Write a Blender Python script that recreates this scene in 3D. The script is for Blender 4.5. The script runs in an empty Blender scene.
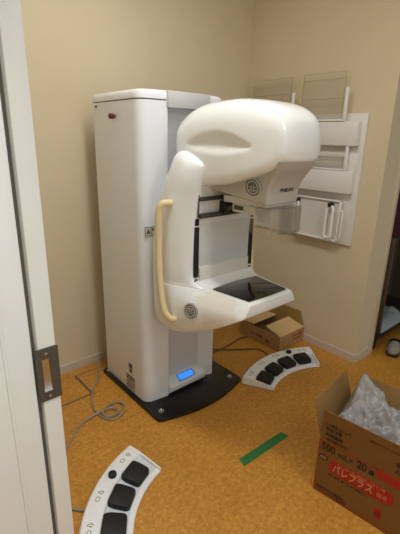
import bpy, bmesh, math, random
from mathutils import Vector, Matrix, noise
from mathutils.bvhtree import BVHTree
random.seed(7)
PI = math.pi
scene = bpy.context.scene
col = scene.collection

# ------------------------------------------------------------------ materials
def lin(c):
    return tuple(((v/255)/12.92 if v/255 <= .04045 else ((v/255+.055)/1.055)**2.4) for v in c)
MATS = {}
def mat(name, rgb, rough=.5, metal=0, var=.04, scale=8, bump=0, bscale=200, coat=0, emit=None, estr=0, spec=.5):
    m = bpy.data.materials.new(name); m.use_nodes = True
    nt = m.node_tree; b = nt.nodes['Principled BSDF']; c = lin(rgb)
    tc = nt.nodes.new('ShaderNodeTexCoord')
    n = nt.nodes.new('ShaderNodeTexNoise'); n.inputs['Scale'].default_value = scale; n.inputs['Detail'].default_value = 4
    nt.links.new(tc.outputs['Object'], n.inputs['Vector'])
    r = nt.nodes.new('ShaderNodeValToRGB')
    r.color_ramp.elements[0].position = .3; r.color_ramp.elements[1].position = .7
    r.color_ramp.elements[0].color = (*[v*(1-var) for v in c], 1)
    r.color_ramp.elements[1].color = (*[min(1, v*(1+var)) for v in c], 1)
    nt.links.new(n.outputs['Fac'], r.inputs['Fac'])
    nt.links.new(r.outputs['Color'], b.inputs['Base Color'])
    b.inputs['Roughness'].default_value = rough; b.inputs['Metallic'].default_value = metal
    b.inputs['Specular IOR Level'].default_value = spec
    if coat:
        b.inputs['Coat Weight'].default_value = coat; b.inputs['Coat Roughness'].default_value = .05
    if bump:
        n2 = nt.nodes.new('ShaderNodeTexNoise'); n2.inputs['Scale'].default_value = bscale
        nt.links.new(tc.outputs['Object'], n2.inputs['Vector'])
        bp = nt.nodes.new('ShaderNodeBump'); bp.inputs['Strength'].default_value = bump; bp.inputs['Distance'].default_value = .002
        nt.links.new(n2.outputs['Fac'], bp.inputs['Height']); nt.links.new(bp.outputs['Normal'], b.inputs['Normal'])
    if emit:
        b.inputs['Emission Color'].default_value = (*lin(emit), 1); b.inputs['Emission Strength'].default_value = estr
    MATS[name] = m
    return m
def clear(name, tint, gloss, rough=.05, base=.9, dif=0):
    """thin clear plastic: mostly see-through, shiny at grazing angles"""
    m = bpy.data.materials.new(name); m.use_nodes = True
    nt = m.node_tree; nt.nodes.remove(nt.nodes['Principled BSDF'])
    out = nt.nodes['Material Output']
    t = nt.nodes.new('ShaderNodeBsdfTransparent'); t.inputs['Color'].default_value = (*[v*base for v in tint], 1)
    g = nt.nodes.new('ShaderNodeBsdfGlossy'); g.inputs['Roughness'].default_value = rough
    d = nt.nodes.new('ShaderNodeBsdfDiffuse'); d.inputs['Color'].default_value = (.75, .75, .75, 1)
    lw = nt.nodes.new('ShaderNodeLayerWeight'); lw.inputs['Blend'].default_value = .25
    mu = nt.nodes.new('ShaderNodeMath'); mu.operation = 'MULTIPLY_ADD'
    mu.inputs[1].default_value = .6; mu.inputs[2].default_value = gloss
    nt.links.new(lw.outputs['Fresnel'], mu.inputs[0])
    mx0 = nt.nodes.new('ShaderNodeMixShader'); mx0.inputs[0].default_value = dif
    nt.links.new(t.outputs[0], mx0.inputs[1]); nt.links.new(d.outputs[0], mx0.inputs[2])
    mx = nt.nodes.new('ShaderNodeMixShader')
    nt.links.new(mu.outputs[0], mx.inputs[0]); nt.links.new(mx0.outputs[0], mx.inputs[1]); nt.links.new(g.outputs[0], mx.inputs[2])
    nt.links.new(mx.outputs[0], out.inputs['Surface'])
    MATS[name] = m
    return m

mat('wall_paint', (214, 199, 166), .75, var=.02, scale=3, bump=.25, bscale=260)
mat('ceiling_paint', (225, 222, 214), .9)
mat('skirting_vinyl', (200, 184, 162), .5)
mat('trim_paint', (205, 192, 168), .45)
mat('frame_paint', (224, 226, 222), .4, var=.015)
mat('door_paint', (222, 224, 218), .42, var=.015)
mat('groove_dark', (96, 90, 80), .7)
mat('bronze', (86, 82, 74), .4, metal=.5, var=.1, scale=60)
mat('steel', (190, 190, 186), .25, metal=1)
mat('column_white', (234, 237, 240), .32, var=.012, coat=.15)
mat('recess_grey', (214, 215, 216), .4, var=.015)
mat('column_grey', (196, 196, 194), .4, var=.015)
mat('lid_white', (232, 234, 235), .28, coat=.2)
mat('head_cream', (238, 240, 238), .22, var=.012, coat=.5)
mat('housing_cream', (184, 179, 168), .33, var=.015)
mat('panel_grey', (214, 216, 214), .45)
mat('cover_white', (225, 221, 211), .3)
mat('handle_beige', (226, 206, 158), .4, var=.03)
mat('black_glass', (9, 9, 10), .13, var=.2, coat=.3)
mat('black_plate', (14, 14, 15), .28, var=.25, scale=20)
mat('black_rubber', (15, 15, 16), .55, var=.15, scale=60, bump=.3, bscale=500)
mat('dark_metal', (74, 70, 65), .42, metal=.3)
mat('rail_black', (18, 17, 17), .4)
mat('emblem_grey', (112, 108, 101), .4, metal=.2)
mat('emblem_light', (196, 190, 178), .4)
mat('text_grey', (84, 80, 74), .5)
mat('ink', (46, 38, 32), .7)
mat('ink_pale', (150, 148, 144), .7)
mat('sticker', (206, 204, 196), .5)
mat('lcd_blue', (30, 110, 235), .3, emit=(60, 150, 252), estr=.85)
mat('lcd_frame', (20, 50, 120), .3, emit=(20, 80, 200), estr=.3)
mat('brass', (150, 112, 66), .35, metal=.8)
mat('rosewood', (84, 36, 24), .4)
mat('rack_white', (222, 218, 211), .4, var=.015)
mat('paddle_white', (234, 232, 226), .35)
mat('pedal_white', (240, 240, 239), .38, var=.015)
mat('pedal_step', (216, 222, 228), .3)
mat('cable_grey', (150, 142, 126), .5)
mat('cable_dark', (70, 62, 52), .5)
mat('floor_line', (92, 82, 76), .5)
mat('floor_joint', (150, 98, 44), .6)
mat('green_tape', (42, 116, 58), .6, var=.12, scale=40)
mat('card', (126, 90, 42), .75, var=.06, scale=14, bump=.2, bscale=120)
mat('card_small', (172, 132, 84), .75, var=.06, scale=14)
mat('card_pale', (214, 180, 128), .8, var=.05, scale=14)
mat('card_in', (150, 116, 68), .8, var=.05, scale=14)
mat('card_light', (196, 164, 112), .8, var=.05, scale=14)
mat('card_olive', (150, 118, 58), .8, var=.05, scale=14)
mat('red_print', (170, 40, 26), .7, var=.06, scale=30)
mat('dull_red', (140, 72, 44), .7)
mat('pale_red', (214, 120, 84), .7)
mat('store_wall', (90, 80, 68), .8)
mat('board_brown', (92, 74, 56), .6, var=.1)
mat('burgundy', (66, 18, 34), .9, var=.2, scale=30)
mat('shelf_dark', (40, 36, 34), .6)
mat('shoe_grey', (150, 142, 132), .8, var=.15, scale=50)
mat('white_bag', (168, 174, 182), .25, var=.05)
clear('acrylic', (1, .99, .97), .02, .04, .98, dif=.06)
clear('guard_clear', (1, 1, .99), .03, .06, 1.0, dif=.05)
clear('frosted', (1, .99, .97), .05, .2, .95, dif=.45)
clear('film', (.98, .98, .98), .03, .2, .97, dif=.26)
mat('acrylic_edge', (176, 162, 132), .2)

def floor_mat():
    m = mat('floor_cork', (190, 120, 46), .42, var=.0)
    nt = m.node_tree; b = nt.nodes['Principled BSDF']
    tc = nt.nodes.new('ShaderNodeTexCoord')
    n1 = nt.nodes.new('ShaderNodeTexNoise'); n1.inputs['Scale'].default_value = 58; n1.inputs['Detail'].default_value = 6; n1.inputs['Roughness'].default_value = .65
    n2 = nt.nodes.new('ShaderNodeTexNoise'); n2.inputs['Scale'].default_value = 6; n2.inputs['Detail'].default_value = 5
    n1.inputs['Distortion'].default_value = .6
    for n in (n1, n2): nt.links.new(tc.outputs['Object'], n.inputs['Vector'])
    r1 = nt.nodes.new('ShaderNodeValToRGB'); e = r1.color_ramp.elements
    e[0].position = .30; e[0].color = (*lin((176, 118, 40)), 1)
    e[1].position = .68; e[1].color = (*lin((222, 163, 72)), 1)
    x = r1.color_ramp.elements.new(.5); x.color = (*lin((200, 140, 54)), 1)
    nt.links.new(n1.outputs['Fac'], r1.inputs['Fac'])
    r2 = nt.nodes.new('ShaderNodeValToRGB'); e = r2.color_ramp.elements
    e[0].position = .3; e[0].color = (.90, .89, .87, 1); e[1].position = .7; e[1].color = (1.03, 1.03, 1.02, 1)
    nt.links.new(n2.outputs['Fac'], r2.inputs['Fac'])
    mx = nt.nodes.new('ShaderNodeMix'); mx.data_type = 'RGBA'; mx.blend_type = 'MULTIPLY'; mx.inputs[0].default_value = 1
    nt.links.new(r1.outputs['Color'], mx.inputs[6]); nt.links.new(r2.outputs['Color'], mx.inputs[7])
    nt.links.new(mx.outputs[2], b.inputs['Base Color'])
    return m
floor_mat()

def arm_mat():
    """cream enamel with a yellowed, chipped patch on the camera-side flank of the table"""
    m = mat('arm_cream', (237, 239, 238), .25, var=.012, coat=.4)
    nt = m.node_tree; b = nt.nodes['Principled BSDF']
    src = b.inputs['Base Color'].links[0].from_socket
    tc = nt.nodes.new('ShaderNodeTexCoord')
    vm = nt.nodes.new('ShaderNodeVectorMath'); vm.operation = 'DISTANCE'
    vm.inputs[1].default_value = (-.205, -.63, .765)
    nt.links.new(tc.outputs['Object'], vm.inputs[0])
    n = nt.nodes.new('ShaderNodeTexNoise'); n.inputs['Scale'].default_value = 26; n.inputs['Detail'].default_value = 5
    nt.links.new(tc.outputs['Object'], n.inputs['Vector'])
    a = nt.nodes.new('ShaderNodeMath'); a.operation = 'MULTIPLY_ADD'; a.inputs[1].default_value = .22
    nt.links.new(n.outputs['Fac'], a.inputs[0]); nt.links.new(vm.outputs['Value'], a.inputs[2])
    r = nt.nodes.new('ShaderNodeValToRGB'); e = r.color_ramp.elements
    e[0].position = .195; e[0].color = (.30, .30, .30, 1); e[1].position = .225; e[1].color = (0, 0, 0, 1)
    nt.links.new(a.outputs[0], r.inputs['Fac'])
    mx = nt.nodes.new('ShaderNodeMix'); mx.data_type = 'RGBA'
    nt.links.new(r.outputs['Color'], mx.inputs[0]); nt.links.new(src, mx.inputs[6]); mx.inputs[7].default_value = (*lin((216, 198, 156)), 1)
    nt.links.new(mx.outputs[2], b.inputs['Base Color'])
arm_mat()

# ------------------------------------------------------------------ geometry helpers
class MB:
    def __init__(s): s.b = bmesh.new()
    def box(s, x0, y0, z0, x1, y1, z1, M=None):
        vs = [s.b.verts.new(Vector((x, y, z))) for x in (x0, x1) for y in (y0, y1) for z in (z0, z1)]
        for f in ((0,1,3,2),(4,6,7,5),(0,4,5,1),(2,3,7,6),(0,2,6,4),(1,5,7,3)): s.b.faces.new([vs[i] for i in f])
        if M is not None:
            for v in vs: v.co = M @ v.co
        return s
    def loft(s, rings, cap0=True, cap1=True, closed=True):
        R = [[s.b.verts.new(Vector(p)) for p in r] for r in rings]
        n = len(R[0])
        for a, c in zip(R, R[1:]):
            for i in range(n if closed else n-1):
                j = (i+1) % n
                s.b.faces.new((a[i], a[j], c[j], c[i]))
        if cap0: s.b.faces.new(R[0][::-1])
        if cap1: s.b.faces.new(R[-1])
        return s
    def prism(s, poly, z0, z1, f=lambda x, y, z: (x, y, z)):
        return s.loft([[f(x, y, z0) for x, y in poly], [f(x, y, z1) for x, y in poly]])
    def cyl(s, p0, p1, r, seg=20, r1=None, dome=0):
        p0, p1 = Vector(p0), Vector(p1); d = (p1-p0).normalized()
        u = d.orthogonal().normalized(); v = d.cross(u)
        ring = lambda c, rr: [c+u*rr*math.cos(2*PI*i/seg)+v*rr*math.sin(2*PI*i/seg) for i in range(seg)]
        rs = [ring(p0, r), ring(p1, r if r1 is None else r1)]
        if dome:
            rr = r if r1 is None else r1
            for k in range(1, 5):
                a = k*PI/2/5; rs.append(ring(p1+d*dome*math.sin(a), rr*math.cos(a)))
        return s.loft(rs)
    def tube(s, pts, r, seg=10):
        pts = [Vector(p) for p in pts]; rings = []; u = None
        for i, p in enumerate(pts):
            d = (pts[min(i+1, len(pts)-1)]-pts[max(i-1, 0)]).normalized()
            u = d.orthogonal().normalized() if u is None else (u-d*u.dot(d)).normalized()
            v = d.cross(u)
            rr = r[i] if isinstance(r, list) else r
            rings.append([p+u*rr*math.cos(2*PI*k/seg)+v*rr*math.sin(2*PI*k/seg) for k in range(seg)])
        return s.loft(rings)
    def ring(s, c, nrm, r0, r1, h, seg=36):
        c, d = Vector(c), Vector(nrm).normalized(); u = d.orthogonal().normalized(); v = d.cross(u)
        R = lambda r, k: [c+d*k+u*r*math.cos(2*PI*i/seg)+v*r*math.sin(2*PI*i/seg) for i in range(seg)]
        return s.loft([R(r1, -.004), R(r1, h), R(r0, h), R(r0, -.004)], cap0=False, cap1=False)
    def build(s, name, m, parent=None, bevel=0, seg=2, sharp=35, rel=True):
        b = s.b
        bmesh.ops.recalc_face_normals(b, faces=b.faces[:])
        if bevel:
            es = [e for e in b.edges if len(e.link_faces) == 2 and e.calc_face_angle(0) > math.radians(30)]
            bmesh.ops.bevel(b, geom=es, offset=bevel, segments=seg, profile=.5, affect='EDGES', clamp_overlap=True)
        for f in b.faces: f.smooth = True
        for e in b.edges:
            if len(e.link_faces) == 2 and e.calc_face_angle(0) > math.radians(sharp): e.smooth = False
        if parent is not None and rel:
            w = parent.matrix_world.translation if parent.parent is None else root_loc(parent)
            for v in b.verts: v.co -= w
        me = bpy.data.meshes.new(name); b.to_mesh(me); b.free()
        o = bpy.data.objects.new(name, me); col.objects.link(o)
        me.materials.append(MATS[m])
        if parent is not None: o.parent = parent
        return o
def root_loc(o):
    while o.parent: o = o.parent
    return Vector(o.location)
def tag(o, label=None, cat=None, group=None, kind=None):
    if label: o['label'] = label
    if cat: o['category'] = cat
    if group: o['group'] = group
    if kind: o['kind'] = kind
    return o
def empty(name, loc, label=None, cat=None, group=None, kind=None, rot=None):
    o = bpy.data.objects.new(name, None); col.objects.link(o); o.location = loc
    o.empty_display_size = .05
    if rot: o.rotation_euler = rot
    o.matrix_world = Matrix.LocRotScale(Vector(loc), o.rotation_euler, None)
    return tag(o, label, cat, group, kind)
def copy_tree(o, parent=None):
    c = o.copy(); col.objects.link(c); c.parent = parent
    for ch in list(o.children): copy_tree(ch, c)
    return c
def struct(name, mb, m, bevel=0, label=None):
    o = mb.build(name, m, bevel=bevel); return tag(o, label, None, None, 'structure')
def rpoly(pts, rad, k=5):
    """rounded polygon: constant number of points whatever the shape"""
    out = []; n = len(pts)
    for i in range(n):
        p = Vector(pts[i]).to_2d(); a = Vector(pts[i-1]).to_2d(); c = Vector(pts[(i+1) % n]).to_2d()
        r = rad[i] if isinstance(rad, (list, tuple)) else rad
        da, dc = (a-p), (c-p)
        ta = min(r, da.length*.48); tc = min(r, dc.length*.48)
        A = p+da.normalized()*ta; B = p+dc.normalized()*tc
        for j in range(k+1):
            t = j/k; out.append(tuple(A*(1-t)**2+p*2*t*(1-t)+B*t*t))
    return out
def pchip(rows, sub):
    n = len(rows); m = len(rows[0]); out = []
    d = [[rows[i+1][j]-rows[i][j] for j in range(m)] for i in range(n-1)]
    t = []
    for i in range(n):
        if i in (0, n-1): t.append(d[0 if i == 0 else -1][:])
        else: t.append([0 if d[i-1][j]*d[i][j] <= 0 else 2*d[i-1][j]*d[i][j]/(d[i-1][j]+d[i][j]) for j in range(m)])
    for i in range(n-1):
        for k in range(sub):
            s = k/sub; h00 = 2*s**3-3*s*s+1; h10 = s**3-2*s*s+s; h01 = -2*s**3+3*s*s; h11 = s**3-s*s
            out.append([h00*rows[i][j]+h10*t[i][j]+h01*rows[i+1][j]+h11*t[i+1][j] for j in range(m)])
    out.append(list(rows[-1])); return out
def catmull(pts, sub=8):
    P = [Vector(p) for p in pts]; P = [P[0]*2-P[1]]+P+[P[-1]*2-P[-2]]; out = []
    for i in range(1, len(P)-2):
        for k in range(sub):
            t = k/sub
            out.append(.5*((2*P[i])+(P[i+1]-P[i-1])*t+(2*P[i-1]-5*P[i]+4*P[i+1]-P[i+2])*t*t+(3*P[i]-P[i-1]-3*P[i+1]+P[i+2])*t**3))
    out.append(P[-2]); return out
def text_mb(body, size, M, depth=.0006, mb=None, sx=1.0, align='LEFT', bold=0):
    """lettering as a thin raised mesh; M maps text plane (x right, y up, z out) to the world"""
    cu = bpy.data.curves.new('lettering', 'FONT'); cu.body = body; cu.size = size; cu.align_x = align
    cu.extrude = depth; cu.resolution_u = 3; cu.offset = bold
    ob = bpy.data.objects.new('lettering', cu); col.objects.link(ob)
    dg = bpy.context.evaluated_depsgraph_get()
    me = bpy.data.meshes.new_from_object(ob.evaluated_get(dg))
    mb = mb or MB()
    n0 = len(mb.b.verts)
    me.transform(M @ Matrix.Diagonal((sx, 1, 1, 1)))
    mb.b.from_mesh(me)
    bpy.data.objects.remove(ob); bpy.data.curves.remove(cu); bpy.data.meshes.remove(me)
    return mb
def frame_of(origin, xdir, ydir):
    x = Vector(xdir).normalized(); y = Vector(ydir); y = (y-x*y.dot(x)).normalized(); z = x.cross(y)
    M = Matrix((x, y, z)).transposed().to_4x4(); M.translation = Vector(origin); return M

# ------------------------------------------------------------------ the room
H = 2.70
YD = -1.5                      # plane of the entrance jamb
struct('floor', MB().box(-4.2, -4.2, -.06, 2.2, .1, 0), 'floor_cork')
struct('ceiling', MB().box(-3.8, -4.2, H, 2.2, .1, H+.06), 'ceiling_paint')
struct('wall_corridor', MB().box(-3.8, -4.2, 0, -3.7, .1, H), 'wall_paint')
struct('wall_back', MB().box(-2.36, 0, 0, .19, .1, H), 'wall_paint')
wr = MB().box(0, -1.157, 0, .19, 0, H).box(0, -2.2, 2.05, .19, -1.157, H).box(0, -4.2, 0, .19, -2.2, H)
struct('wall_right', wr, 'wall_paint')
wd = MB().box(-2.36, YD+.02, 0, -2.255, 0, H).box(-2.36, -2.6, 2.05, -2.255, YD+.02, H).box(-2.36, -4.2, 0, -2.255, -2.6, H)
struct('wall_entrance', wd, 'wall_paint')
def skirting(name, x0, y0, x1, y1):
    m = MB(); hh, t = .062, .007
    if abs(x1-x0) > abs(y1-y0): prof = [(0, 0), (-t, 0), (-t, hh-.012), (-t*.7, hh-.004), (0, hh)]; m.loft([[(x, y0+a, z) for a, z in prof] for x in (x0, x1)])
    else: prof = [(0, 0), (-t, 0), (-t, hh-.012), (-t*.7, hh-.004), (0, hh)]; m.loft([[(x0+a, y, z) for a, z in prof] for y in (y0, y1)])
    struct(name, m, 'skirting_vinyl')
skirting('baseboard_back', -2.25, 0, 0, 0)
skirting('baseboard_right', 0, 0, 0, -1.157)
skirting('baseboard_reveal', -.007, -1.157, .192, -1.157)
# frame of the opening beside the right wall
struct('trim_1', MB().box(.192, -1.172, 0, .232, -1.02, 2.05), 'trim_paint', bevel=.004)
# entrance jamb: flat frame, bead, and the outer casing
fr = MB().box(-2.312, YD, 0, -2.2585, YD+.12, 2.05)
fr.box(-2.60, YD-.0015, 0, -2.3125, YD+.12, 2.05)
o = struct('trim_2', fr, 'frame_paint', bevel=.003)
struct('trim_3', MB().box(-2.318, YD-.0045, 0, -2.311, YD+.1, 2.05), 'frame_paint', bevel=.002)
struct('trim_4', MB().box(-2.2585, YD+.018, 0, -2.2475, YD+.1, 2.05), 'groove_dark')
# sliding door, almost fully run into its pocket, leading edge towards us
dr = empty('door_1', (-2.226, YD, 0.005), None, None, None, 'structure')
MB().box(-2.2465, YD, .006, -2.206, YD+.88, 2.03).build('leaf', 'door_paint', dr, bevel=.003)
xc, zc = -2.2295, .985
pl = MB()
w, h = .026, .066              # plate half sizes, pocket half sizes
pw0, pw1, ph0, ph1 = -.0125, .0065, -.043, .040
for a in ((-w, -h, pw0, h), (pw1, -h, w, h), (pw0, -h, pw1, ph0), (pw0, ph1, pw1, h)):
    pl.box(xc+a[0], YD-.0045, zc+a[1], xc+a[2], YD-.0005, zc+a[3])
pp = pl.build('edge_pull', 'bronze', dr)
tag(pp, 'bronze flush pull plate')
pk = MB()
pk.loft([[(xc+pw0, YD-.003, zc+ph0), (xc+pw1, YD-.003, zc+ph0), (xc+pw1, YD-.003, zc+ph1), (xc+pw0, YD-.003, zc+ph1)],
         [(xc+pw0+.002, YD-.0006, zc+ph0+.012), (xc+pw1-.001, YD-.0006, zc+ph0+.012), (xc+pw1-.001, YD-.0006, zc+ph1-.004), (xc+pw0+.002, YD-.0006, zc+ph1-.004)]], cap0=False)
pk.build('pull_recess', 'steel', pp)
for sz in (-.054, .054):
    MB().cyl((xc-.002, YD-.004, zc+sz), (xc-.002, YD-.006, zc+sz), .0035, 12).build('screw', 'steel', pp)
# metal edging of the floor hatch, and the sheet joints
ln = MB(); lw = .006
def strip(m, a, b, w=.005, z=.0008):
    a, b = Vector((*a, 0)), Vector((*b, 0)); d = (b-a).normalized(); n = Vector((-d.y, d.x, 0))*w
    m.loft([[a-n, a+n, a+n+Vector((0, 0, z)), a-n+Vector((0, 0, z))], [b-n, b+n, b+n+Vector((0, 0, z)), b-n+Vector((0, 0, z))]])
strip(ln, (-1.60, -.075), (-1.60, -.322), .007); strip(ln, (-1.605, -.32), (-2.25, -.335)); strip(ln, (-1.6, -.078), (-1.40, -.084), .003)
struct('trim_5', ln, 'floor_line')
lj = MB(); strip(lj, (-1.597, -.325), (-1.445, -.33), .002, .0004); strip(lj, (-1.60, -.652), (-1.45, -.656), .002, .0004)
struct('trim_6', lj, 'floor_joint')

# ------------------------------------------------------------------ the mammography machine
X0 = -1.113
mm = empty('mammography_machine', (X0, -.47, 0), 'tall white mammography machine with cream C-shaped arm, standing on a black floor plate', 'medical machine')
# floor plate, front edge bowed
n = 14
front = [(X0+.330-.66*i/n, -.80-.062*math.sin(PI*i/n)) for i in range(n+1)]
poly = rpoly([(X0-.325, -.145)]+[(X0+.325, -.145)]+front, [.02, .02, .05]+[.01]*(n-1)+[.05], 4)
bp = MB().prism(poly, 0, .02).build('base_plate', 'black_plate', mm, bevel=.003)
tag(bp, 'black steel floor plate')
for bx_, by_ in ((-.274, -.745), (.274, -.745), (-.30, -.185), (.30, -.185)):
    MB().cyl((X0+bx_, by_, .0195), (X0+bx_, by_, .024), .017, 20).cyl((X0+bx_, by_, .024), (X0+bx_, by_, .03), .010, 16, dome=.008).build('bolt', 'steel', bp)
# column: plan with a deep front recess
def column_plan(o=0, rec=True, k=5):
    P = [(-1.410-o, -.16+o), (-1.416-o, -.632-o), (-1.263, -.652-o)]
    R = [.012, .055, .006]
    if rec: P += [(-1.263, -.605), (-1.003, -.600)]; R += [.004, .004]
    else: P += [(-1.135, -.655-o), (-1.02, -.652-o)]; R += [.1, .05]
    P += [(-.905+o, -.642-o), (-.884+o, -.622-o), (-.886+o, -.16+o)]; R += [.006 if rec else .04, .02, .012]
    return rpoly(P, R, k)
MB().prism(column_plan(), .02, 1.668).build('column_body', 'column_white', mm, bevel=0)
MB().box(-1.262, -.6085, .03, -1.004, -.602, 1.66).build('recess_panel', 'recess_grey', mm)
# lid with a rounded top edge and a dark joint under it
MB().prism(column_plan(-.004, False), 1.667, 1.674).build('lid_joint', 'dark_metal', mm)
rings = []
for z, o_ in ((1.673, 0), (1.675, .0015), (1.694, .0015), (1.706, -.002), (1.713, -.010), (1.716, -.024)):
    rings.append([(x, y, z) for x, y in column_plan(o_, False)])
lid = MB().loft(rings).build('column_lid', 'lid_white', mm)
# square visor over the recess
MB().box(-1.272, -.668, 1.638, -1.004, -.60, 1.7135).build('lid_visor', 'column_grey', mm, bevel=.004)
# knob on the side of the column
kb = MB().cyl((X0-.296, -.405, 1.597), (X0-.312, -.405, 1.597), .010, 18).build('side_socket', 'brass', mm)
MB().cyl((X0-.311, -.405, 1.597), (X0-.33, -.405, 1.597), .0135, 18, dome=.003).build('socket_cap', 'rosewood', kb)
MB().box(X0-.3, -.215, 1.645, X0-.2985, -.195, 1.655).build('side_latch', 'ink', mm)
# stickers low on the column side
def sticker(y0, y1, z0, z1, marks):
    s = MB().box(X0-.3035, y0, z0, X0-.2985, y1, z1).build('label_sticker', 'sticker', mm)
    m = MB()
    for a, b, c, d in marks:
        yy = lambda t: y1+(y0-y1)*t
        m.box(X0-.3042, yy(c), z0+(z1-z0)*b, X0-.3030, yy(a), z0+(z1-z0)*d)
    m.build('sticker_print', 'text_grey', s)
sticker(-.50, -.452, .145, .215, [(.1, .55, .9, .95), (.25, .1, .75, .45)])
sticker(-.525, -.418, .02+.012, .135, [(.08, .80, .92, .9), (.08, .62, .3, .74), (.4, .58, .62, .76), (.7, .62, .9, .74), (.08, .48, .92, .52), (.08, .38, .92, .42), (.08, .28, .92, .32), (.08, .18, .7, .22), (.08, .08, .92, .12)])
# warning sign on the front corner
ws = frame_of((X0-.262, -.639, 1.043), (1, -.13, 0), (0, 0, 1))
s = MB(); s.box(-.024, -.024, -.003, .028, .024, .0015, ws); st = s.build('warning_sign', 'sticker', mm)
s = MB()
for bxs in ((-.024, -.024, .028, -.021), (-.024, .021, .028, .024), (-.024, -.024, -.021, .024), (.025, -.024, .028, .024), (.010, -.024, .012, .024), (.014, .002, .023, .016)):
    s.box(bxs[0], bxs[1], .0012, bxs[2], bxs[3], .0022, ws)
s.loft([[ws @ Vector(p) for p in ((-.018, -.013, z), (.007, -.013, z), (-.0055, .014, z))] for z in (.0012, .0022)])
s.build('sign_print', 'text_grey', st)
# foot console with the blue screen
c0, c1 = -1.2615, -.985
prof = [(-.606, .024), (-.645, .024), (-.668, .045), (-.672, .078), (-.606, .119)]
cn = MB().loft([[(x, y, z) for y, z in prof] for x in (c0, c1)]).build('console', 'column_white', mm, bevel=.004)
# display lies in the sloping top of the console
d_s = Vector((0, .072, .044)).normalized()
Ms = frame_of((X0-.012, -.6385, .0995), (1, 0, 0), d_s)
MB().box(-.075, -.033, -.003, .075, .031, .0015, Ms).build('screen_bezel', 'lid_white', cn, bevel=.001)
sf = MB().box(-.062, -.025, -.002, .062, .023, .0025, Ms).build('screen_frame', 'lcd_frame', cn)
MB().box(-.056, -.0205, -.001, .056, .019, .0032, Ms).build('screen', 'lcd_blue', cn)

# arm: one shell from the belly, over the table, up the spine to its domed top
AR = [ # z, hf,yf, hs,ys, hm,ym, hb,yb
 (.545, .10,-.87, .14,-.86, .19,-.80, .18,-.71),
 (.552, .16,-.905, .205,-.89, .25,-.81, .23,-.69),
 (.568, .195,-.94, .24,-.905, .275,-.81, .25,-.67),
 (.61, .214,-1.025, .262,-.94, .287,-.81, .26,-.66),
 (.66, .214,-1.11, .264,-.97, .290,-.81, .265,-.655),
 (.71, .203,-1.19, .257,-.99, .291,-.81, .265,-.655),
 (.742, .190,-1.238, .246,-1.0, .29,-.81, .265,-.655),
 (.754, .184,-1.247, .240,-1.0, .29,-.81, .265,-.655),
 (.785, .166,-1.250, .215,-1.0, .29,-.80, .265,-.655),
 (.803, .154,-1.250, .192,-1.0, .29,-.80, .265,-.655),
 (.810, .149,-1.246, .184,-1.0, .288,-.80, .265,-.655),
 (.812, .145,-1.241, .180,-1.0, .287,-.80, .265,-.655),
 (.8145, .16,-1.0, .190,-.985, .287,-.80, .265,-.655),
 (.826, .185,-.952, .208,-.942, .287,-.80, .265,-.655),
 (.85, .200,-.926, .230,-.905, .289,-.80, .265,-.655),
 (.90, .205,-.92, .24,-.893, .29,-.80, .265,-.655),
 (1.02, .205,-.922, .242,-.89, .29,-.805, .265,-.66),
 (1.15, .205,-.928, .242,-.893, .284,-.825, .262,-.69),
 (1.25, .207,-.940, .240,-.905, .274,-.845, .256,-.72),
 (1.33, .207,-.958, .236,-.925, .263,-.865, .245,-.75),
 (1.385, .203,-.966, .226,-.932, .249,-.872, .234,-.772),
 (1.418, .190,-.925, .212,-.898, .234,-.852, .218,-.775),
 (1.440, .168,-.880, .188,-.862, .206,-.830, .192,-.785),
 (1.449, .145,-.850, .160,-.842, .172,-.822, .162,-.795),
]
def arm_ring(r):
    z, hf, yf, hs, ys, hm, ym, hb, yb = r
    P = [(-hf, yf), (-hs, ys), (-hm, ym), (-hb, yb), (hb, yb), (hm, ym), (hs, ys), (hf, yf)]
    k_ = min(1, max(0, (z-.82)/.08)); rf = .012 if .73 < z < .82 else .018; rs = .06-.035*k_
    return [(X0+x, y, z) for x, y in rpoly(P, [rf, rs, .06, .04, .04, .06, rs, rf], 6)]
am = MB().loft([arm_ring(r) for r in pchip(AR, 4)])
am.b.normal_update(); arm_bvh = BVHTree.FromBMesh(am.b)
arm = am.build('arm_shell', 'arm_cream', mm, sharp=40)
# bracket between column and arm
MB().box(X0-.12, -.67, .62, X0+.12, -.58, 1.35).build('arm_carriage', 'column_grey', mm, bevel=.006)
# black image receptor on the table
rc = []
for z, i in ((.8105, 0), (.8165, 0), (.8175, .002)):
    P = [(-.132+i, -1.226+i), (-.158+i, -1.012-i), (0, -.992-i), (.158-i, -1.012-i), (.132-i, -1.226+i), (0, -1.232+i)]
    rc.append([(X0+x, y, z) for x, y in rpoly(P, [.006, .006, .1, .006, .006, .1], 5)])
tag(MB().loft(rc).build('receptor_cover', 'black_glass', mm), 'glossy black receptor plate')
# front panel of the spine, its rails and the lower white cover
MB().box(X0-.175, -.926, .86, X0+.175, -.915, 1.30).build('spine_panel', 'panel_grey', mm, bevel=.003)
for s_ in (-1, 1):
    MB().box(X0+s_*.189-.012, -.932, .858, X0+s_*.189+.012, -.910, 1.105).build('rail', 'rail_black', mm, bevel=.002)
    MB().box(X0+s_*.189-.011, -.931, 1.113, X0+s_*.189+.011, -.910, 1.145).build('rail_stop', 'rail_black', mm, bevel=.002)
    MB().ring((X0+s_*.188, -.929, .836), (0, -1, .1), .008, .014, .002, 24).cyl((X0+s_*.188, -.925, .836), (X0+s_*.188, -.9315, .8355), .008, 20).build('rail_bolt', 'emblem_grey', mm)
MB().loft([[(X0+x, -.935, z) for x, z in ((-.172, .838), (.172, .838), (.172, .905), (-.172, .905))],
           [(X0+x, -.915, z) for x, z in ((-.172, .838), (.172, .838), (.172, .909), (-.172, .909))]]).build('lower_cover', 'cover_white', mm, bevel=.003)
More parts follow.
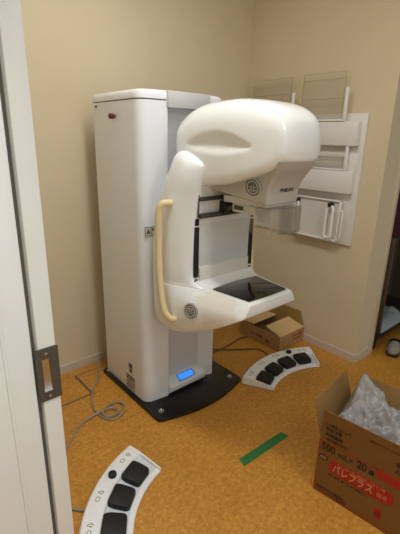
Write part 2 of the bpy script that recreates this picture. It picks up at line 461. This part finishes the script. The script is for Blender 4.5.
# paddle carriage: dark frame with a black clamp in the middle
pc = MB()
pc.box(X0-.185, -.952, 1.228, X0+.185, -.926, 1.246).box(X0-.185, -.952, 1.148, X0+.185, -.926, 1.168)
pc = pc.build('paddle_carriage', 'dark_metal', mm, bevel=.003)
for s_ in (-1, 1):
    MB().tube(catmull([(X0+s_*.19, -.938, 1.15), (X0+s_*.19, -.938, 1.25), (X0+s_*.188, -.938, 1.275), (X0+s_*.17, -.94, 1.288), (X0+s_*.14, -.945, 1.29)], 5), .0035, 8).build('carriage_rod', 'dark_metal', pc)
MB().box(X0-.055, -.975, 1.160, X0+.02, -.93, 1.222).build('paddle_clamp', 'rail_black', pc, bevel=.004)
MB().box(X0-.04, -.979, 1.18, X0-.015, -.974, 1.20).build('clamp_latch', 'emblem_grey', pc)
MB().cyl((X0+.02, -.974, 1.19), (X0+.02, -.982, 1.19), .009, 16).build('clamp_screw', 'emblem_grey', pc)

# tube head: lofted hood with a shallow grip dimple on both flanks
HD = [ # y, hw, zbot, ztop, exponent of the top, exponent of the belly
 (-.700, .10, 1.44, 1.52, 2.3, 2.4), (-.707, .135, 1.415, 1.555, 2.4, 2.6), (-.73, .160, 1.39, 1.595, 2.7, 4), (-.79, .178, 1.325, 1.632, 3.0, 6),
 (-.90, .188, 1.290, 1.657, 3.4, 9), (-1.05, .189, 1.306, 1.664, 3.6, 10), (-1.16, .182, 1.335, 1.656, 3.7, 10), (-1.23, .170, 1.359, 1.643, 3.8, 9),
 (-1.285, .154, 1.382, 1.623, 3.7, 7), (-1.320, .138, 1.408, 1.598, 3.3, 5), (-1.341, .117, 1.425, 1.568, 2.6, 3.4), (-1.349, .086, 1.455, 1.535, 2.4, 2.6)]
NS = 120; rings = []
for y, hw, zb, zt, e1, e2 in pchip(HD, 8):
    zm = zb+(zt-zb)*.42; ring = []; dense = []
    for i in range(481):
        a = 2*PI*i/480; ca, sa = math.cos(a), math.sin(a)
        e = e1 if sa > 0 else e2; hh = zt-zm if sa > 0 else zm-zb
        dense.append((hw*math.copysign(abs(ca)**(2/e), ca), zm+hh*math.copysign(abs(sa)**(2/e), sa)))
    acc = [0]
    for p_, q_ in zip(dense, dense[1:]): acc.append(acc[-1]+math.dist(p_, q_))
    k = 0
    for i in range(NS):                       # even spacing round the section
        t_ = acc[-1]*i/NS
        while acc[k+1] < t_: k += 1
        w_ = (t_-acc[k])/max(1e-9, acc[k+1]-acc[k])
        x, z = (dense[k][0]*(1-w_)+dense[k+1][0]*w_, dense[k][1]*(1-w_)+dense[k+1][1]*w_)
        q = ((y+1.03)/.20)**2
        if q < 1 and abs(x) > hw*.8:
            zc_ = 1.470+.014*(1-q); hz = .045*(1-q)
            t = abs(z-zc_)/max(hz, .004)
            if t < 1: x -= math.copysign(.015*(1-q)**.6*(1-t*t), x)
        ring.append((X0+x, y, z))
    rings.append(ring)
MB().loft(rings).build('tube_head', 'head_cream', mm, sharp=60)
# collimator housing beneath it
CO = [ # z, hf, yf, hb, yb
 (1.238, .096, -1.250, .125, -.94), (1.243, .103, -1.263, .132, -.93), (1.29, .104, -1.266, .139, -.925), (1.33, .105, -1.280, .150, -.92),
 (1.36, .108, -1.297, .165, -.91), (1.39, .113, -1.320, .178, -.90), (1.42, .120, -1.336, .180, -.90)]
cm = MB().loft([[(X0+x, y, z + .045*max(0, (y+1.27)/.34)*min(1, max(0, (1.36-z)/.12))) for x, y in rpoly([(-hf, yf), (-hb, yb), (hb, yb), (hf, yf)], [.016, .03, .03, .016], 6)] for z, hf, yf, hb, yb in pchip(CO, 5)])
cm.b.normal_update(); col_bvh = BVHTree.FromBMesh(cm.b)
hs = cm.build('collimator_housing', 'housing_cream', mm, sharp=50)
MB().prism([(X0+x, y) for x, y in rpoly([(-.096, -1.255), (-.118, -1.02), (.118, -1.02), (.096, -1.255)], .01, 3)], 1.233, 1.262).build('housing_base', 'emblem_light', hs)
tl, tn, _, _ = col_bvh.ray_cast(Vector((X0+.012, -2, 1.302)), Vector((0, 1, 0)))
if tn.y > 0: tn = -tn
tu = Vector((0, 0, 1)); tu = (tu-tn*tu.dot(tn)).normalized()
text = text_mb('PHILIPS', .0225, frame_of(tl+tn*.0012-tu*.008, (1, 0, 0), tu), .0012, align='CENTER', sx=1.25, bold=.0004)
text.build('maker_lettering', 'text_grey', hs)
def emblem(bvh, start, direction, r, host, name):
    loc, nrm, _, _ = bvh.ray_cast(Vector(start), Vector(direction))
    if nrm.dot(Vector(direction)) > 0: nrm = -nrm
    e = MB().cyl(loc-nrm*.006, loc+nrm*.0045, r, 36).build(name, 'emblem_grey', host)
    m = MB().ring(loc, nrm, r*.86, r*1.0, .0065)
    m.ring(loc, nrm, r*.58, r*.68, .0065)
    M = frame_of(loc, nrm.cross(Vector((0, 0, -1))), (0, 0, 1))
    for sg in (-1, 1):
        m.box(sg*r*.12-r*.03, -r*.42, .001, sg*r*.12+r*.03, r*.42, .0062, M)
        for kz in (-.28, 0, .28): m.box(sg*r*.27-r*.13, kz*r-r*.04, .001, sg*r*.27+r*.13, kz*r+r*.04, .0062, M)
    m.build('emblem_marks', 'emblem_light', e)
    return e
for s_ in (-1, 1):
    emblem(col_bvh, (X0+s_*.6, -1.192, 1.312), (-s_, 0, 0), .043, hs, 'housing_emblem')
    emblem(arm_bvh, (X0+s_*.6, -1.05-.085, .735), (-s_*.90, .42, -.05), .040, mm, 'control_pad')
# white tag block and clear face guard hanging under the housing
tb = MB().box(-1.15, -1.14, 1.176, -1.03, -1.0, 1.224).build('filter_box', 'cover_white', hs, bevel=.006)
MB().box(-1.1515, -1.072, 1.190, -1.1495, -1.015, 1.208).build('box_label', 'text_grey', tb)
MB().box(-1.135, -1.225, 1.150, -1.04, -1.142, 1.232).build('guard_mount', 'frosted', hs, bevel=.008)
gd = MB(); t = .0025
g0, g1, gz0, gz1, gl, gr = -1.30, -1.17, 1.120, 1.232, X0-.106, X0+.088
gd.box(gl, g0, gz0, gr, g0+t, gz1).box(gl-t, g0, gz0, gl, g1, gz1).box(gr, g0, gz0, gr+t, g1, gz1)
gd.box(gl, g0, gz1-.004, gr, g1, gz1)
tag(gd.build('face_guard', 'guard_clear', hs), 'clear plastic face guard')
# patient handles
for s_ in (-1, 1):
    P = [(s_*.270, -.835, 1.212), (s_*.296, -.832, 1.216), (s_*.314, -.822, 1.208), (s_*.322, -.812, 1.17), (s_*.323, -.808, 1.05), (s_*.324, -.812, .90), (s_*.323, -.826, .77), (s_*.318, -.846, .69), (s_*.300, -.868, .652), (s_*.272, -.874, .645)]
    MB().tube(catmull([(X0+x, y, z) for x, y, z in P], 6), .0165, 14).build('patient_handle', 'handle_beige', mm, sharp=60)

# ------------------------------------------------------------------ paddle rack on the right wall
rk = empty('paddle_rack', (0, -.55, .83), 'large pale wall rack with stepped pockets for compression paddles, on the right wall', 'wall rack')
MB().box(-.022, -1.015, .832, -.0005, -.03, 1.669).build('backboard', 'rack_white', rk, bevel=.003)
def pocket(z0, z1, d0, d1, y0=-.985, y1=-.06):
    m = MB().loft([[(-.0215, y, z0), (-.022-d0, y, z0), (-.022-d1, y, z1-.012), (-.022-d1+.006, y, z1), (-.0215, y, z1)] for y in (y0, y1)])
    return m.build('pocket', 'rack_white', rk, bevel=.004)
pocket(1.475, 1.622, .050, .046)
pocket(1.318, 1.425, .012, .006)
pk = pocket(1.178, 1.318, .052, .046)
# clear paddles
def make_paddle(label, y0, y1, z0, z1, post_h, x=-.085, group=None, line=.155):
    r = empty('compression_paddle', (x, (y0+y1)/2, z0), label, 'compression paddle', group)
    a = MB().box(x-.002, y1, z0, x+.001, y0, z1)
    p = a.build('clear_plate', 'acrylic', r, bevel=.0008)
    e = MB()
    for q in ((y1, z1-.0022, y0, z1), (y1, z0, y1+.002, z1), (y0-.002, z0, y0, z1)): e.box(x-.0024, q[0], q[1], x+.0014, q[2], q[3])
    e.build('plate_edge', 'acrylic_edge', r)
    MB().box(x-.005, y1-.01, z0+line-.0025, x-.0005, y0, z0+line+.0005).build('plate_fold', 'acrylic_edge', r, bevel=.0005)
    MB().box(x-.016, y1-.02, z0-.006, x+.004, y0, z0+.006).build('lower_bar', 'paddle_white', r, bevel=.003)
    for q in (y1-.026, y0+.008):
        hh = post_h if q < y0-.1 else post_h*.55
        MB().box(x-.016, q-.009, z0-.006, x+.004, q+.009, z0+hh).build('bracket_post', 'paddle_white' if q < y0-.1 else 'acrylic', r, bevel=.005)
    return r
G = 'clear compression paddles on the wall rack'
make_paddle('clear acrylic paddle standing at the right end of the rack top, fully in view', -.548, -.856, 1.6285, 1.914, .192, x=-.056, line=.132, group=G)
make_paddle('clear acrylic paddle on the rack top in the room corner, half behind the tube head', -.102, -.452, 1.6285, 1.911, .184, x=-.056, line=.178, group=G)
make_paddle('small clear paddle with one white post, standing in the middle pocket of the rack', -.64, -.90, 1.3255, 1.42, .172, x=-.05, line=.08, group=G)
# white-framed tray paddle hanging below
wp = empty('tray_paddle', (-.05, -.76, .845), 'white framed tray paddle with side grips and black knobs, hanging lowest on the rack', 'compression paddle')
xx = -.062
m = MB()
for q in ((-.935, 1.118, -.585, 1.128), (-.935, .848, -.585, .858)): m.box(xx-.008, q[0], q[1], xx+.014, q[2], q[3])
for q in (-.935, -.593): m.box(xx-.008, q, .848, xx+.014, q+.01, 1.128)
m.build('tray_frame', 'paddle_white', wp, bevel=.003)
MB().box(xx+.006, -.93, .853, xx+.012, -.59, 1.123).build('tray_panel', 'rack_white', wp)
def grip(yc, w):
    P = [(xx-.03, yc-w, 1.09), (xx-.03, yc+w, 1.09), (xx-.03, yc+w, .875), (xx-.03, yc-w, .875)]
    pts = [(p[1]-yc, p[2]) for p in P]
    ring = [(xx-.03, yc+a, b) for a, b in rpoly(pts, .02, 4)]
    ring = ring+ring[:2]
    MB().tube(ring, .0095, 8).build('side_grip', 'paddle_white', wp)
    MB().cyl((xx-.004, yc, 1.098), (xx-.042, yc, 1.098), .015, 18, dome=.004).build('clamp_knob', 'black_rubber', wp)
    MB().box(xx-.03, yc-.006, .88, xx-.004, yc+.006, .892).build('grip_bracket', 'paddle_white', wp)
grip(-.875, .024); grip(-.605, .016)
MB().tube([(xx-.004, -.945, 1.07), (xx-.006, -.957, 1.05), (xx-.006, -.957, .90), (xx-.004, -.945, .87)], .006, 8).build('hanger_rod', 'paddle_white', wp)

# ------------------------------------------------------------------ foot controls
def make_pedal(label, centre, a_end):
    r = empty('foot_control', (centre[0], centre[1], 0), label, 'foot control', 'foot controls on the floor', rot=(0, 0, a_end))
    SP = math.radians(62); N = 30
    ro, ri = .660, .455
    # body: raised rim outside, stepped tread inside, closed cheeks at both ends
    def prof(t):
        return [(ro, .004), (ro, .044), (ro-.006, .050), (.588, .050), (.580, .046), (.574, .030), (ri+.02, .019), (ri+.004, .016), (ri, .012), (ri, .004)]
    def cheek(t):
        return [(ro, .004), (ro, .044), (ro-.006, .050), (.588, .050), (.580, .0475), (.574, .046), (ri+.02, .030), (ri+.004, .026), (ri, .022), (ri, .004)]
    P = lambda rr, a, z: (rr*math.cos(a), rr*math.sin(a), z)
    ce = .016
    angs = [(0, 1), (ce, 1), (ce+.002, 0)]+[(ce+.002+(SP-2*ce-.004)*i/N, 0) for i in range(1, N)]+[(SP-ce-.002, 0), (SP-ce, 1), (SP, 1)]
    body = MB().loft([[P(q[0], a, q[1]) for q in (cheek(a) if c else prof(a))] for a, c in angs]).build('pedal_housing', 'pedal_white', r, rel=False, sharp=28)
    MB().loft([[P(q, a, z) for q, z in ((.572, .0302), (.572, .0312), (ri+.022, .0205), (ri+.022, .0195))] for a in [ce+.004+(SP-2*ce-.008)*i/N for i in range(N+1)]]).build('tread_strip', 'pedal_step', body, rel=False)
    # rubber pads
    for k, ad in enumerate((11.2, 25.6, 40.2, 54.4)):
        a0 = math.radians(ad); M = Matrix.Rotation(a0, 4, 'Z')
        pts = rpoly([(.576, -.048), (.576, .048), (.550, .054), (.492, .051), (.481, .043), (.481, -.043), (.492, -.051), (.550, -.054)], .008, 3)
        rg = []
        for dz, i in ((-.010, .0), (.010, 0), (.015, .003), (.0165, .009)):
            rg.append([M @ Vector((.5285+(x-.5285)*(1-i*14), y*(1-i*14), .030+(x-.48)*.105+dz)) for x, y in pts])
        MB().loft(rg).build('pedal_pad', 'black_rubber', r, rel=False)
    # round stop button and the printed arrows
    a0 = math.radians(17.2); q = Vector(P(.612, a0, .049))
    MB().cyl(q, q+Vector((0, 0, .014)), .0185, 24, dome=.005).build('stop_button', 'black_rubber', r, rel=False)
    for ad in (11.2, 26, 40.2, 54.4):
        a0 = math.radians(ad)
        for da, rr, kind in ((-.115 if ad < 20 else 0, .620, 0), (.055 if ad > 20 else -.045, .620, 1)):
            M = Matrix.Rotation(a0+da, 4, 'Z') @ Matrix.Translation((rr, 0, .0502)) @ Matrix.Rotation(PI/2*(1 if ad > 20 else 3), 4, 'Z')
            m = MB()
            ps = [(-.004, -.011), (.004, -.011), (.004, .001), (.010, .001), (0, .012), (-.010, .001), (-.004, .001)] if kind == 0 else [(-.012, -.006), (.0, -.010), (.012, -.006), (.009, .006), (-.009, .006)]
            n_ = len(ps)
            for i in range(n_):
                a, b = Vector((*ps[i], 0)), Vector((*ps[(i+1) % n_], 0)); d = (b-a).normalized(); nn = Vector((-d.y, d.x, 0))*.0011
                m.loft([[M @ (a-nn), M @ (a+nn), M @ (a+nn+Vector((0, 0, .0004))), M @ (a-nn+Vector((0, 0, .0004)))],
                        [M @ (b-nn), M @ (b+nn), M @ (b+nn+Vector((0, 0, .0004))), M @ (b-nn+Vector((0, 0, .0004)))]])
            m.build('pedal_symbol', 'text_grey', body, rel=False)
    return r
p1 = make_pedal('white arc-shaped foot control with four black pads, in front of the small cardboard box', (-.500, -1.412), math.radians(56.2))
p2 = copy_tree(p1); p2.location = (-1.52, -1.525, 0); p2.rotation_euler = (0, 0, math.radians(104))
tag(p2, 'white arc-shaped foot control cut by the photo edge, nearest the sliding door')

# ------------------------------------------------------------------ cables and tape
def cable(name, pts, r, m, label):
    o = MB().tube(catmull(pts, 8), r, 8).build(name, m, sharp=80); return tag(o, label, 'cable')
z = .006
cable('cable', [(-1.425, -.075, .05), (-1.445, -.10, .03), (-1.50, -.20, z), (-1.60, -.325, z), (-1.648, -.42, z), (-1.665, -.50, z), (-1.655, -.575, z), (-1.615, -.62, z), (-1.555, -.605, .010), (-1.515, -.555, .012), (-1.53, -.505, .013), (-1.585, -.50, .014), (-1.64, -.53, .016), (-1.645, -.585, .017), (-1.59, -.60, .018), (-1.565, -.565, .018), (-1.60, -.53, .018), (-1.66, -.525, .014), (-1.70, -.525, .010), (-1.78, -.545, z), (-1.86, -.615, z), (-1.95, -.70, z), (-2.10, -.80, z), (-2.17, -.82, z)], .0055, 'cable_grey',
      'grey cable looping on the floor behind the sliding door, from the column corner')
cable('cable', [(-.77, -.30, z), (-.70, -.36, z), (-.58, -.47, z), (-.47, -.545, z), (-.40, -.60, z), (-.40, -.68, z), (-.47, -.76, z), (-.505, -.768, .012)], .0045, 'cable_dark',
      'dark thin cable curling on the floor between the machine and the small cardboard box')
cable('cable', [(-.765, -.40, z), (-.66, -.43, z), (-.50, -.42, z), (-.38, -.40, z), (-.318, -.42, z)], .004, 'cable_dark', 'dark straight cable on the floor behind the machine, reaching the small box')
cable('cable', [(-1.965, -1.068, .014), (-1.985, -1.058, .008), (-2.01, -1.035, z), (-2.035, -1.005, z), (-2.07, -.95, z), (-2.12, -.89, z), (-2.17, -.85, z)], .0065, 'cable_grey', 'short grey cable leaving the nearer foot control beside the door edge')
tp = rpoly([(-1.300, -1.310), (-1.290, -1.262), (-.975, -1.272), (-.965, -1.318)], .006, 3)
tp = MB().prism(tp, .0002, .0014).build('floor_tape', 'green_tape'); tag(tp, 'strip of green tape stuck on the orange floor', 'tape')

# ------------------------------------------------------------------ big carton
cb = Vector((-1.152, -1.596, 0)); du = Vector((.112, -.994, 0)); dv = Vector((.994, .112, 0))
bb = empty('cardboard_box', cb, 'large open cardboard carton with red print, holding crumpled clear plastic', 'cardboard box')
L, W, HB, T = .42, .34, .28, .004
Mb = Matrix((du, dv, Vector((0, 0, 1)))).transposed().to_4x4(); Mb.translation = cb
def bbox(m, u0, v0, z0, u1, v1, z1): return m.box(u0, v0, z0, u1, v1, z1, Mb)
m = MB()
bbox(m, 0, 0, .001, L, T, HB); bbox(m, 0, W-T, .001, L, W, HB); bbox(m, 0, T, .001, T, W-T, HB); bbox(m, L-T, T, .001, L, W-T, HB); bbox(m, T, T, .001, L-T, W-T, .006)
m.build('carton', 'card', bb)
def flap(hinge0, hinge1, outward, tilt, ln, bend=0):
    h0, h1, o_ = Vector(hinge0), Vector(hinge1), Vector(outward)
    rows = []; N = 6
    for i in range(N+1):
        s = i/N; ang = tilt+bend*s
        rows.append((o_*math.sin(ang), Vector((0, 0, 1))*math.cos(ang)))
    acc = Vector((0, 0, 0)); R = []
    along = (h1-h0).normalized()
    for i in range(N+1):
        if i: acc = acc+(rows[i][0]+rows[i][1])*(ln/N)
        nrm = (rows[i][0]+rows[i][1]).cross(along).normalized()*T*.5
        s = .006*(i/N)
        R.append([Mb @ (h0+acc+along*s-nrm), Mb @ (h1+acc-along*s-nrm), Mb @ (h1+acc-along*s+nrm), Mb @ (h0+acc+along*s+nrm)])
    return MB().loft(R)
ff = flap((.002, .002, HB), (L-.002, .002, HB), (0, -1, 0), math.radians(4), .152).build('box_flap', 'card', bb)
flap((.002, .004, HB), (.002, W-.004, HB), (-1, 0, 0), math.radians(17), .17).build('box_flap', 'card_in', bb)
flap((.004, W-.002, HB), (L-.004, W-.002, HB), (0, 1, 0), math.radians(17), .150).build('box_flap', 'card_in', bb)
flap((L-.002, .004, HB), (L-.002, W-.004, HB), (1, 0, 0), math.radians(60), .15).build('box_flap', 'card_in', bb)
# print on the long face: text frame x along u, y up, z outwards (-v)
def face(u, z, v=-.0006): return frame_of(Mb @ Vector((u, v, z)), du, (0, 0, 1))
fm = lambda: MB()
car = [o for o in bb.children if o.name.startswith('carton')][0]
tx = text_mb('500', .052, face(.012, .233), .0006, sx=.80, bold=.0012)
tx = text_mb('mL×', .038, face(.086, .234), .0006, mb=tx, sx=.95, bold=.0006)
tx = text_mb('20', .052, face(.166, .233), .0006, mb=tx, sx=.78, bold=.0012)
tx = text_mb('袋', .026, face(.214, .234), .0006, mb=tx, sx=.9, bold=.0006)
tx.build('print_capacity', 'ink', car)
def quad(m, pts, v0=-.0012, v1=.0008):
    m.loft([[Mb @ Vector((u, v, zz)) for u, zz in pts] for v in (v1, v0)])
m = MB()
quad(m, [(.0, .274), (.255, .274), (.255, .277), (.0, .277)]); quad(m, [(.0, .012), (.003, .012), (.003, .277), (.0, .277)])
quad(m, [(.252, .235), (L-.002, .235), (L-.002, .277), (.232, .277)])
quad(m, rpoly([(.055, .136), (.325, .136), (.325, .204), (.055, .204)], .034, 6))
quad(m, [(.262, .048), (.290, .048), (.290, .096), (.262, .096)])
quad(m, [(.0, .010), (L, .010), (L, .012), (.0, .012)])
m.build('print_red', 'red_print', car)
text_mb('パレプラス', .048, face(.072, .150, -.0014), .0005, sx=.72, bold=.0006).build('print_name', 'card_light', car)
q = text_mb('輸液', .024, face(.258, .153, -.0014), .0005, sx=.85)
q = text_mb('アミノ酸・糖・電解質・ビタミン液', .013, face(.090, .189, -.0014), .0005, mb=q, sx=.95)
q.build('print_small', 'pale_red', car)
m = MB(); quad(m, rpoly([(.008, .182), (.047, .182), (.047, .206), (.008, .206)], .012, 4))
m.build('print_tag_ground', 'ink', car)
text_mb('点滴静注用 処方箋医薬品', .0125, face(.012, .030), .0004, sx=.9).build('print_notes', 'ink', car)
t2 = text_mb('ソフトバッグ入り 室温保存', .0125, face(.012, .014), .0004, sx=.9).build('print_notes', 'ink', car)
t2 = text_mb('輸液・電解質・糖・アミノ酸・水溶性ビタミン', .009, face(.06, .120), .0004, sx=.9)
t2.build('print_notes', 'ink', car)
text_mb('点滴', .017, face(.011, .188, -.0016), .0003, sx=.9).build('print_tag', 'card_light', car)
text_mb('印', .022, face(.266, .062, -.0016), .0003, sx=.95).build('print_seal', 'ink', car)
# print on the standing flap
def fface(u, h): 
    tl = math.radians(4); return frame_of(Mb @ Vector((u, .002-h*math.sin(tl)-.0032, HB+h*math.cos(tl))), du, (Mb.to_3x3() @ Vector((0, -math.sin(tl), math.cos(tl)))))
for tx_, sz_, u_, h_ in (('この面を上にして', .016, .018, .085), ('取扱注意', .020, .024, .060), ('天地無用', .022, .022, .030), ('必ずお読みください', .012, .030, .010), ('保管', .022, .305, .055), ('上積', .022, .305, .025)):
    text_mb(tx_, sz_, fface(u_, h_), .0004, sx=.88, bold=.0003).build('flap_print', 'ink', ff)
k = MB()
ar = fface(.20, .112)
k.loft([[ar @ Vector(p) for p in ((0, 0, zz), (.014, -.007, zz), (.014, .007, zz))] for zz in (0, .0005)])
k.box(.012, -.0012, 0, .18, .0012, .0005, ar)
k.build('flap_arrow', 'ink', ff)
# crumpled clear film filling the carton
fb = MB(); NU, NV = 84, 70; rows = []
def film_h(a, b):
    u, v = a*L, b*W
    p = Vector((u*6.5+v*2, v*8-u*2, 1.7)); ridge = 0
    for k_, am_ in ((1, .046), (2.2, .030), (4.7, .016), (9.5, .007)):
        ridge += am_*(1-2*abs(noise.noise(p*k_)))
    edge = min(1, min(a, 1-a)*9, min(b, 1-b)*9)**.6
    h = .275+.07*edge+ridge*.85*edge
    h += .085*math.exp(-((u-.05)/.07)**2-((v-.27)/.09)**2)        # corner of a bag poking up at the back
    h += .03*math.exp(-((u-.25)/.14)**2-((v-.18)/.10)**2)
    return h
for i in range(NU+1):
    a = i/NU; rows.append([])
    for j in range(NV+1):
        b = j/NV; u, v = .012+(L-.024)*a, .012+(W-.024)*b
        wob = noise.noise(Vector((u*14, v*14, 9)))*.006
        rows[-1].append(Mb @ Vector((min(L-.008, max(.008, u+wob)), min(W-.008, max(.008, v+wob)), film_h(a, b))))
fb.loft(rows, cap0=False, cap1=False, closed=False)
film = fb.build('plastic_film', 'film', None, sharp=180)
sm = film.modifiers.new('thickness', 'SOLIDIFY'); sm.thickness = .0006
tag(film, 'crumpled clear plastic bags bundled in the open carton', 'plastic bag')

# ------------------------------------------------------------------ small carton under the table end
sb = empty('cardboard_box', (-.155, -.5, 0), 'small half-closed cardboard box on the floor against the right wall', 'cardboard box')
x0, x1, y0, y1, hb = -.305, -.012, -.728, -.325, .120
m = MB(); t = .004
m.box(x0, y0, .001, x0+t, y1, hb).box(x1-t, y0, .001, x1, y1, hb).box(x0+t, y0, .001, x1-t, y0+t, hb).box(x0+t, y1-t, .001, x1-t, y1, hb).box(x0+t, y0+t, .001, x1-t, y1-t, .006)
sc_ = m.build('carton', 'card_small', sb)
def plate(name, pts, mt):
    a, b, c, d = [Vector(p) for p in pts]; nn = (b-a).cross(d-a).normalized()*.0035
    return MB().loft([[a, b, c, d], [a+nn, b+nn, c+nn, d+nn]]).build(name, mt, sb)
plate('box_flap', [(x0+.002, y0, hb+.001), (x1-.002, y0, hb+.001), (x1-.008, y0+.15, hb+.035), (x0+.01, y0+.15, hb+.035)], 'card_pale')
plate('box_flap', [(x1-.002, y0+.004, hb), (x1-.002, y1, hb), (x1+.004, y1-.06, hb+.115), (x1+.004, y0+.05, hb+.115)], 'card_olive')
plate('box_flap', [(x0+.004, y1, hb+.001), (x0+.005, y1-.14, hb+.012), (x1-.01, y1-.14, hb+.012), (x1-.004, y1, hb+.001)], 'card_pale')
for a, b, c, d in ((-.56, .045, -.50, .07), (-.63, .03, -.59, .055), (-.49, .048, -.44, .06)): MB().box(x0-.0008, a, b, x0+.001, c, d).build('box_print', 'dull_red', sc_)
for a, b, c, d in ((-.155, .078, -.10, .092), (-.08, .072, -.04, .096), (-.15, .050, -.05, .060)): MB().box(a, y0-.0008, b, c, y0+.001, d).build('box_print', 'dull_red', sc_)

# ------------------------------------------------------------------ store beyond the right-hand opening
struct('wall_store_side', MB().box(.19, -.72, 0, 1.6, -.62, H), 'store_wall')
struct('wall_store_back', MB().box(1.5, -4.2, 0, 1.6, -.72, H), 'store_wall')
sh = empty('low_stand', (.75, -.95, 0), 'low dark stand on the floor inside the store room beyond the opening', 'stand')
MB().box(.27, -1.172, .095, 1.2, -.74, .12).build('stand_board', 'shelf_dark', sh, bevel=.002)
for px_, py_ in ((.30, -1.15), (1.16, -1.15), (.30, -.78), (1.16, -.78)):
    MB().box(px_, py_, 0, px_+.025, py_+.025, .095).build('stand_leg', 'shelf_dark', sh)
bd = MB().box(.335, -1.16, .121, .350, -.86, .86).build('panel_board', 'board_brown', None, bevel=.003)
tag(bd, 'brown flat board standing upright in the dark store room', 'board')
R = []; NB = 20
for i in range(NB+1):
    a = i/NB; x = .365+.50*a; R.append([])
    for j in range(NB+1):
        b = j/NB; y = -1.165+.36*b; e = min(1, 5*min(a, 1-a))*min(1, 5*min(b, 1-b))
        R[-1].append((x, y, .121+e*(.055+.035*noise.noise(Vector((x*11, y*13, 3)))+.015*noise.noise(Vector((x*30, y*30, 1))))))
bm_ = MB().loft(R, cap0=False, cap1=False, closed=False)
bg = bm_.build('plastic_bag', 'white_bag', None, sharp=180)
tag(bg, 'pale crumpled plastic bag lying on the low stand in the store room', 'plastic bag')
sm = bg.modifiers.new('thickness', 'SOLIDIFY'); sm.thickness = .003; sm.offset = 1

# burgundy garment hanging above
R = []
for k_ in range(9):
    s = k_/8; zz = 1.50-.66*s; R.append([])
    for i in range(40):
        a = 2*PI*i/40; rr = (.13+.05*s)*(1+.10*math.sin(a*7+s*2)*s)
        R[-1].append((.62+rr*1.3*math.cos(a), -1.02+rr*.8*math.sin(a), zz))
gm = empty('hanging_garment', (.62, -1.02, .84), 'burgundy garment hanging in the dark store room', 'clothing')
MB().loft(R).build('garment_body', 'burgundy', gm, sharp=70)
MB().tube(catmull([(.62, -1.02, 1.49), (.62, -1.02, 1.60), (.62, -.98, 1.64), (.62, -.95, 1.60)], 6), .004, 8).build('hanger_hook', 'steel', gm)
MB().tube([(.62, -.745, 1.655), (.62, -.72, 1.655)], .008, 8).tube([(.62, -1.03, 1.655), (.62, -.72, 1.655)], .006, 8).build('hanger_rail', 'steel', gm)
# grey slipper just inside
sl = empty('slipper', (.425, -1.255, 0), 'grey slipper on the floor just inside the store room', 'shoe', rot=(0, 0, math.radians(14)))
sl.scale = (1.12, 1.2, 1.15)
SO = [(.13, .030), (.10, .045), (.03, .046), (-.05, .038), (-.11, .036), (-.13, .022)]
def sole_ring(z, k_): return [(x*k_, s_*w*k_, z) for s_, seq in ((1, SO), (-1, SO[::-1])) for x, w in seq]
MB().loft([sole_ring(.001, .97), sole_ring(.012, 1), sole_ring(.022, 1)]).build('sole', 'shelf_dark', sl, rel=False, bevel=.002)
R = []
for i in range(9):
    x = -.02-.105*i/8; hw = .040*(1-(i/8)**3*.6); hh = .052*(1-(i/8)**2*.55); R.append([(x, hw*math.cos(PI*j/12), .020+hh*math.sin(PI*j/12)) for j in range(13)])
MB().loft(R, cap0=False, cap1=True, closed=False).build('upper', 'shoe_grey', sl, rel=False, sharp=70)

# ------------------------------------------------------------------ light
def area(name, loc, size, power, color, rot=(0, 0, 0), sy=None):
    l = bpy.data.lights.new(name, 'AREA'); l.energy = power; l.color = color
    l.shape = 'RECTANGLE'; l.size = size; l.size_y = sy or size
    o = bpy.data.objects.new(name, l); col.objects.link(o); o.location = loc; o.rotation_euler = rot
    return o
area('ceiling_lamp', (-1.52, -1.22, H-.02), .15, 16.5, (.985, .99, 1.0), sy=1.1)
area('ceiling_lamp', (-1.38, -3.0, H-.02), .15, 15, (.92, .97, 1.0), sy=1.1)
area('corridor_lamp', (-2.52, -2.45, H-.02), .2, 17, (.96, 1.0, .99), sy=.6)
w = bpy.data.worlds.new('World'); scene.world = w; w.use_nodes = True
bg_ = w.node_tree.nodes['Background']; bg_.inputs['Color'].default_value = (.86, .94, 1.0, 1); bg_.inputs['Strength'].default_value = .95

# ------------------------------------------------------------------ camera
yaw, pitch, roll = -.719, .311, .022
cy, sy_ = math.cos(yaw), math.sin(yaw)
f = Vector((-sy_*math.cos(pitch), cy*math.cos(pitch), -math.sin(pitch)))
r = Vector((cy, sy_, 0)); u = r.cross(f)
r2 = math.cos(roll)*r+math.sin(roll)*u; u2 = -math.sin(roll)*r+math.cos(roll)*u
cd = bpy.data.cameras.new('Camera'); cam = bpy.data.objects.new('Camera', cd); col.objects.link(cam)
Mc = Matrix((r2, u2, -f)).transposed().to_4x4(); Mc.translation = Vector((-2.493, -2.316, 1.5))
cam.matrix_world = Mc
cd.sensor_fit = 'HORIZONTAL'; cd.sensor_width = 36; cd.lens = 36.0; cd.clip_start = .02
scene.camera = cam
vs = scene.view_settings
vs.view_transform = 'Standard'; vs.look = 'None'; vs.gamma = 1; vs.use_curve_mapping = False
vs.exposure = 0.0
